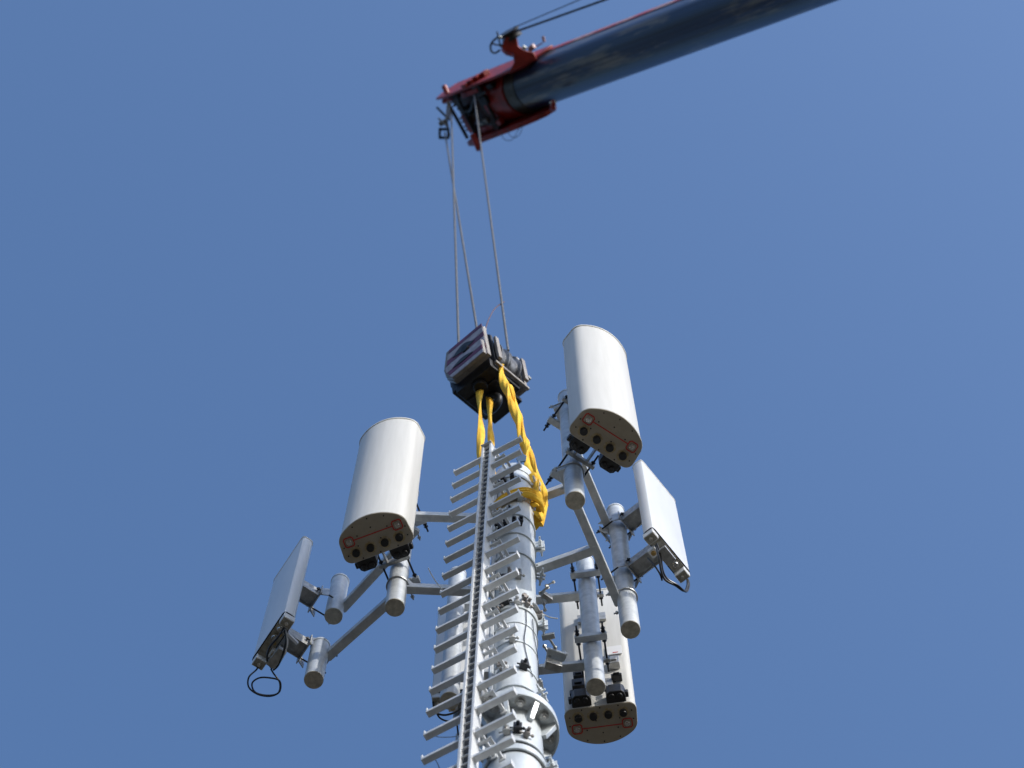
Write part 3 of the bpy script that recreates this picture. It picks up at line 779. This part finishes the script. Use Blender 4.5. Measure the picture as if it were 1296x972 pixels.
for (a_, b_, c_) in ((-.15, -.16, .19), (-.15, .16, .15), (-.17, .21, -.02), (.1, -.215, .0)):
    m.hexa(H(a_, b_ - .01, c_), H(a_, b_ + .015, c_), .014)
m.build('pin', ZINC, hk, bevel=.002)
m = MB(); m.cyl(H(-.02, -.23, .04), H(-.02, .235, .04), .03, n=20); m.build('axle', DARK, hk, bevel=.002)
# hook: shank and curved hook under the crosshead
hp = [H(0, 0, -.24), H(0, 0, -.26), H(-.035, 0, -.285), H(-.055, 0, -.325), H(-.04, 0, -.365), H(0, 0, -.385), H(.045, 0, -.37), H(.06, 0, -.33), H(.056, 0, -.31)]
m = MB(); m.tube(hp, .026, 12, rf=lambda t: 1.0 if t < .8 else 1.0 - (t - .8) * 3); m.build('hook', DARK, hk)
m = MB(); m.tube([P(613, 424, 15.9), P(617, 408, 16.4), P(626, 391, 17.0), P(638, 382, 17.4)], .0045, 6); m.build('limit_cable', mat('brown_cable', (0.12, 0.06, 0.05), .5), hk)

# ------------------------------------------------------------------ yellow lifting slings
def sling(pts, r, lab, flat=.55, twist=4.0, extra=None):
    m = MB(); m.tube(pts, r, 28, sub=14, flat=flat, twist=twist, lobes=4, lobe=.095, rf=lambda t: 1 + .05 * math.sin(t * 17))
    root = m
    if extra: extra(m)
    o = m.build('lifting_sling', YELLOW, None, ang=60)
    return tag(o, lab, 'sling', 'yellow lifting slings between hook block and pole')
def around(a, h, r=R1 + .02): return V((PX + r * math.cos(R_(a)), PY + r * math.sin(R_(a)), hz(h)))
def ex(m):
    # bight wrapped twice round the pole
    for dh, dr in ((0, 0), (-.055, .004), (.04, .0)):
        pts = [around(a, 12.93 + dh - .12 * math.sin(R_(a + 0)) * 0 + .10 * math.cos(R_(a - 20)), R1 + .018 + dr + .022 * max(0, math.cos(R_(a + 10)))) for a in range(0, 360, 20)]
        m.tube(pts, .021, 16, closed=True, sub=4, flat=.7, twist=0, lobes=3, lobe=.15)
    pts = [around(-15, 13.40, R1 + .03), around(0, 13.25, R1 + .05), around(5, 13.05, R1 + .055), around(5, 12.92, R1 + .045), around(-20, 12.80, R1 + .025)]
    m.tube(pts, .026, 24, sub=10, flat=.45, twist=4, lobes=4, lobe=.10)
    m.tube([around(-35, 13.42, R1 + .03), around(-28, 13.25, R1 + .035), around(-22, 13.05, R1 + .03), around(-30, 12.9, R1 + .02)], .024, 24, sub=10, flat=.5, twist=6, lobes=4, lobe=.14)
sling([P(631, 460, 15.72), P(634, 470, 15.5), P(639, 488, 15.1), P(648, 512, 14.75), P(655, 532, 14.45), P(660, 550, 14.25), P(666, 568, 14.0), P(669, 588, 13.75), P(677, 606, 13.5), P(684, 625, 13.3), P(688, 640, 13.1)], .030,
      'thick twisted yellow sling running right of the rungs, wrapped round the pole', extra=ex, twist=6, flat=.55)
sling([P(644, 488, 15.2), P(651, 507, 14.9), P(658, 530, 14.5), P(663, 552, 14.2), P(671, 575, 13.9), P(680, 600, 13.55), P(688, 622, 13.3), P(690, 644, 13.05), P(684, 664, 12.85)], .020,
      'thinner yellow sling strand lying along the outer side of the thick twisted one', twist=5, flat=.6)
sling([P(606, 488, 15.6), P(607, 498, 15.4), P(607, 515, 15.05), P(609, 540, 14.6), P(608, 560, 14.2), P(607, 580, 13.85), P(614, 615, 13.4), P(622, 640, 13.0), P(624, 655, 12.85)], .024,
      'bright yellow sling hanging down behind the left side of the ladder top', twist=2.5, flat=.42)
sling([P(619, 500, 15.55), P(620, 512, 15.35), P(620, 530, 15.05), P(621, 548, 14.7), P(623, 580, 14.0), P(625, 610, 13.5), P(626, 640, 13.05), P(624, 665, 12.65), P(622, 682, 12.4)], .021,
      'narrow shaded yellow sling hanging between the ladder rail and the pole', twist=3, flat=.6)
m = MB(); m.prism([(0, 0), (.05, .012), (.062, .05), (.03, .075), (-.01, .03)], P(656, 585, 13.72), V((.9, .1, .3)), V((-.1, -.6, .7)), V((0, 1, .3)).normalized(), .008)
tag(m.build('sling_tag', BLUE, None, bevel=.001), 'small blue tag caught on the yellow sling near the top rungs', 'tag')

# ------------------------------------------------------------------ crane boom
o0 = PZ(700, 95, 27.3); o1 = PZ(852, 38, 25.8)
D = (o1 - o0).normalized()                     # towards the crane
Sx = V((-D.y, D.x, 0)).normalized()
if Sx.y < 0: Sx = -Sx
N = D.cross(Sx).normalized()
if N.z < 0: N = -N
bm_root = thing('crane_boom', tuple(o0), 'long dark telescopic crane boom with a red head, slanting in from the upper right', 'crane boom')
o0 = o0 + Sx * .035
bm_root.location = o0; ROOTLOC[bm_root.name] = tuple(o0)
def Bc(t, s, n): return o0 - D * t + Sx * s + N * n     # t grows outward past the tip
def uprof(w_, h_, n=20):
    # U-shaped section: flat top, straight sides, rounded belly
    hw = w_ / 2; r = hw; pts = [(-hw, h_ / 2), (hw, h_ / 2)]
    zc = -h_ / 2 + r * .95
    for k in range(n + 1):
        a = -math.pi * k / n
        pts.append((hw * math.cos(a), zc + r * .95 * math.sin(a)))
    return pts
def boom_section(t0, t1, w_, h_, name):
    m = MB(); me = bpy.data.meshes.new(name)
    pr = uprof(w_, h_)
    # local frame so the paint streaks run along the boom
    m.prism(pr, (0, 0, 0), V((0, 1, 0)), V((0, 0, 1)), V((1, 0, 0)), t0 - t1)
    o = m.build(name, BOOMM, None, ang=30)
    o.parent = bm_root
    o.matrix_local = Matrix((( *(-D)[:1], Sx.x, N.x, 0), ((-D).y, Sx.y, N.y, 0), ((-D).z, Sx.z, N.z, 0), (0, 0, 0, 1))) @ Matrix.Translation((t1, 0, 0))
    return o
BW, BH = .54, .54
boom_section(.72, -9.0, BW, BH, 'boom_tip_section')
boom_section(-8.9, -18.0, BW + .12, BH + .14, 'boom_section')
boom_section(-17.9, -27.0, BW + .24, BH + .28, 'boom_section')
boom_section(-26.9, -38.0, BW + .36, BH + .42, 'boom_section')
m = MB()
m.bar(Bc(.25, 0, BH / 2 + .02), Bc(-9, 0, BH / 2 + .02), BW + .02, .055, up=N)
m.bar(Bc(.25, -BW / 2 - .006, BH / 2 - .01), Bc(-9, -BW / 2 - .006, BH / 2 - .01), .012, .11, up=N)
m.build('top_plate', REDTOP, bm_root, bevel=.006)

# boom head
hd = MB()
def side_plate(s0, th, outline, m_, name='head_side_plate'):
    m = MB(); m.prism(outline, Bc(0, s0, 0), -D, N, Sx, th); return m.build(name, m_, bm_root, bevel=.008)
pl = [(.02, .05), (.02, .24), (.5, .26), (1.0, .24), (1.45, .20), (1.72, .18), (1.78, -.02), (1.70, -.26), (1.50, -.34), (1.1, -.30), (.6, -.30), (.2, -.27)]
side_plate(-.325, .03, pl, RED)
pl2 = [(.12, -.12), (.16, -.24), (.3, -.30), (.6, -.36), (1.1, -.40), (1.35, -.42), (1.48, -.36), (1.55, -.18), (1.58, .02), (1.5, .22), (1.0, .25), (.5, .2), (.2, 0)]
side_plate(.285, .06, pl2, RED)
# collar wrapping the tube, then the dark throat
m = MB(); pr = uprof(BW + .05, BH + .05)
m.prism(pr, Bc(.60, 0, 0), Sx, N, -D, .38); m.build('head_collar', RED, bm_root, bevel=.01)
m = MB(); pr = uprof(BW + .016, BH + .016); m.prism(pr, Bc(.42, 0, 0), Sx, N, -D, .17); m.build('wear_band', GREASE, bm_root, bevel=.003)
m = MB(); m.bar(Bc(.75, 0, .22), Bc(1.5, 0, .19), .60, .03, up=N); m.build('head_top_plate', RED, bm_root, bevel=.004)
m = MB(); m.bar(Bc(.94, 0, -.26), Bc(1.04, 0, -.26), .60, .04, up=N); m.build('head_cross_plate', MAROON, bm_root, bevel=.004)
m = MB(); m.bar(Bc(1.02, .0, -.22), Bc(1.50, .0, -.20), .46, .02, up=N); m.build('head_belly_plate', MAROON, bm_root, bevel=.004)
m = MB(); m.bar(Bc(1.53, -.30, .0), Bc(1.53, .30, .0), .05, .30, up=N); m.bar(Bc(1.60, -.30, .10), Bc(1.60, .30, .10), .05, .12, up=N); m.build('head_nose_plate', RED, bm_root, bevel=.006)
for sg in (-1, 1):
    m = MB(); m.bar(Bc(.95, .235 * sg, -.17), Bc(1.30, .235 * sg, -.15), .07, .18, up=N); m.build('head_web', RED, bm_root, bevel=.006)
for (t, n_, r, ss) in ((1.18, .0, .20, (-.17, -.04, .09, .2)), (1.55, -.06, .12, (-.16, .06, .17))):
    m = MB(); m.cyl(Bc(t, -.32, n_), Bc(t, .32, n_), .04, n=16); m.build('sheave_pin', SHEAVE, bm_root, bevel=.004)
    for s0 in ss:
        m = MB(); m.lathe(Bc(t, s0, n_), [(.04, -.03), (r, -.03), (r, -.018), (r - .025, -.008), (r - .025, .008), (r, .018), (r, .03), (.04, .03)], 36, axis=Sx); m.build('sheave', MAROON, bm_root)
# guard bars and lugs round the mouth
m = MB()
m.cyl(Bc(1.66, -.29, -.16), Bc(1.66, .29, -.16), .022, n=10); m.cyl(Bc(1.30, -.29, -.30), Bc(1.30, .29, -.34), .020, n=10); m.cyl(Bc(.9, -.29, -.28), Bc(.9, .29, -.32), .02, n=10)
m.build('rope_guard', DARK, bm_root)
for (px, py, dz, dirx, ln, rad, mm_) in ((563, 112, 28.6, (-.5, -.9), .17, .045, RED),):
    pass
def stub(pa, pb, za, zb, r, m_, name, n=12):
    m = MB(); m.cyl(PZ(*pa, za), PZ(*pb, zb), r, n=n); return m.build(name, m_, bm_root, bevel=r * .25)
stub((562, 109), (570, 127), 28.3, 28.2, .034, RED, 'head_lug')
stub((561, 129), (572, 124), 28.3, 28.2, .030, RED, 'head_lug')
stub((553, 136), (569, 152), 28.3, 28.1, .014, DARK, 'head_pin')
stub((700, 128), (700, 140), 27.0, 26.95, .035, RED, 'head_lug'); stub((696, 131), (704, 129), 26.98, 26.98, .022, SILVER, 'head_pin')
stub((598, 170), (607, 190), 27.45, 27.4, .038, RED, 'head_lug')
stub((556, 158), (566, 152), 28.0, 28.0, .03, PLATEGREY, 'head_lug')
m = MB(); c = PZ(562, 169, 27.9)
for (dx, dy) in ((-1, 0), (1, 0), (0, -1), (0, 1)):
    m.box(c + AR * (.05 * dx) + AU * (.05 * dy), (AR, AU, AF), (.014 if dx else .062, .014 if dy else .062, .05))
m.build('rope_end_socket', DARK, bm_root, bevel=.006)
m = MB()
for (a, b) in (((567, 128), (565, 152)), ((565, 152), (569, 172)), ((570, 130), (568, 150)), ((555, 150), (566, 160))):
    m.cyl(PZ(*a, 28.0), PZ(*b, 27.9), .012, n=8)
m.build('rope_clamp', PLATEGREY, bm_root)
m = MB(); c = PZ(571, 121, 28.15); m.box(c, (AR, AU, AF), (.05, .03, .03)); m.build('lamp_housing', DARK, bm_root, bevel=.006)
# auxiliary head on the upper side
DEPA = 27.2
def pp(px, py, z=DEPA): return PZ(px, py, z)
aux = [(640, 47), (651, 41), (655, 50), (656, 58), (664, 63), (676, 66), (680, 75), (664, 84), (645, 90), (651, 78), (649, 67), (641, 66), (634, 60)]
o_ = PZ(640, 60, DEPA)
m = MB(); m.prism([((p[0] - 640) * DEPA / FPX, -(p[1] - 60) * DEPA / FPX) for p in aux], o_, AR, AU, AF, .30)
m.build('auxiliary_bracket', RED, bm_root, bevel=.012)
m = MB(); m.lathe(PZ(646, 44, DEPA + .1), [(.03, -.05), (.13, -.05), (.13, -.035), (.11, -.01), (.11, .01), (.13, .035), (.13, .05), (.03, .05)], 28, axis=Sx); m.build('auxiliary_sheave', BLACK, bm_root)
m = MB(); q = [pp(630, 47), pp(624, 52), pp(621, 58), pp(622, 65), pp(627, 67), pp(633, 63)]; m.tube(q, .012, 8)
m.tube([pp(629, 40), pp(631, 48), pp(634, 60)], .010, 8); m.tube([pp(623, 55), pp(630, 57), pp(636, 57)], .010, 8); m.tube([pp(638, 66), pp(643, 69), pp(648, 72)], .006, 6)
m.build('rope_keeper', BLACK, bm_root)
stub((631, 47), (635, 48), 27.1, 27.1, .02, SILVER, 'head_pin'); stub((661, 59), (666, 62), 27.05, 27.05, .024, SILVER, 'head_pin')
stub((670, 63), (676, 58), 27.05, 27.0, .032, REDTOP, 'head_lug')
m = MB(); m.tube([pp(677, 60), pp(682, 57), pp(687, 54)], .007, 6); m.cyl(pp(687, 46), pp(689, 53), .016, n=8); m.build('limit_switch', REDTOP, bm_root)
# small ragged fittings along the upper plate
m = MB()
for (px, py) in ((597, 103), (604, 98), (613, 93), (590, 108)):
    m.box(PZ(px, py, 27.9), (-D, Sx, N), (.04, .03, .05))
m.build('plate_fitting', RED, bm_root, bevel=.006)
m = MB(); m.tube([PZ(634, 166, 27.3), PZ(637, 175, 27.3), PZ(644, 178, 27.3), PZ(650, 175, 27.3), PZ(655, 166, 27.2), PZ(660, 158, 27.2)], .0035, 6)
m.tube([PZ(643, 162, 27.3), PZ(645, 171, 27.3), PZ(652, 174, 27.2), PZ(659, 168, 27.2), PZ(661, 158, 27.2)], .0035, 6); m.build('loose_wire', CABLE, bm_root)

# hoses, brackets and small fittings crowding the underside of the head
m = MB(); m.tube([Bc(.78, -.2, -.33), Bc(1.0, -.16, -.36), Bc(1.2, -.05, -.33), Bc(1.4, -.12, -.30)], .014, 8); m.build('head_hose', BLACK, bm_root)
m = MB(); m.tube([Bc(.80, .14, -.33), Bc(.95, .18, -.37), Bc(1.15, .10, -.34), Bc(1.35, .2, -.28)], .012, 8); m.build('head_hose', BLACK, bm_root)
for (t, s_, n_, a, b, c, mm_) in ((.90, -.1, -.31, .06, .05, .03, DARK), (1.12, .14, -.27, .08, .03, .04, PLATEGREY), (1.30, -.05, -.26, .05, .06, .03, DARK), (.86, .2, -.30, .04, .04, .03, RED), (1.42, .1, -.25, .03, .12, .03, RED), (1.05, -.24, -.24, .10, .025, .05, RED), (.75, -.22, -.24, .05, .03, .04, DARK)):
    m = MB(); m.box(Bc(t, s_, n_), (D, Sx, N), (a, b, c)); m.build('head_fitting', mm_, bm_root, bevel=.006)
# ropes
def rope(pts, r, m_, lab, grp='wire ropes between boom head and hook block'):
    m = MB(); m.tube(pts, r, 8, sub=4)
    return tag(m.build('wire_rope', m_, None), lab, 'wire rope', grp)
rope([PZ(571, 140, 28.1), H(.095, -.14, .12)], .0095, ROPE, 'leftmost of the three grey ropes where they meet the striped hook block')
rope([PZ(563, 168, 27.9), H(-.055, -.10, .18)], .0095, ROPE, 'middle grey rope, starting at the square socket on the boom head')
rope([PZ(600, 120, 27.8), H(-.17, .04, .12)], .0095, ROPE, 'right hand grey rope running down to the sheave side of the hook block')
e1 = PZ(765, 0, 26.1); s1 = PZ(653, 40, 27.1); s2 = PZ(650, 35, 27.15); e2 = PZ(735, -1, 26.3)
rope([s1, s1 + (e1 - s1) * 12], .013, ROPEDK, 'thick dark rope running from the top of the boom head up along the boom', 'ropes along the boom')
rope([s2, s2 + (e2 - s2) * 12], .006, ROPEDK, 'thin dark rope just above the thick rope along the boom', 'ropes along the boom')
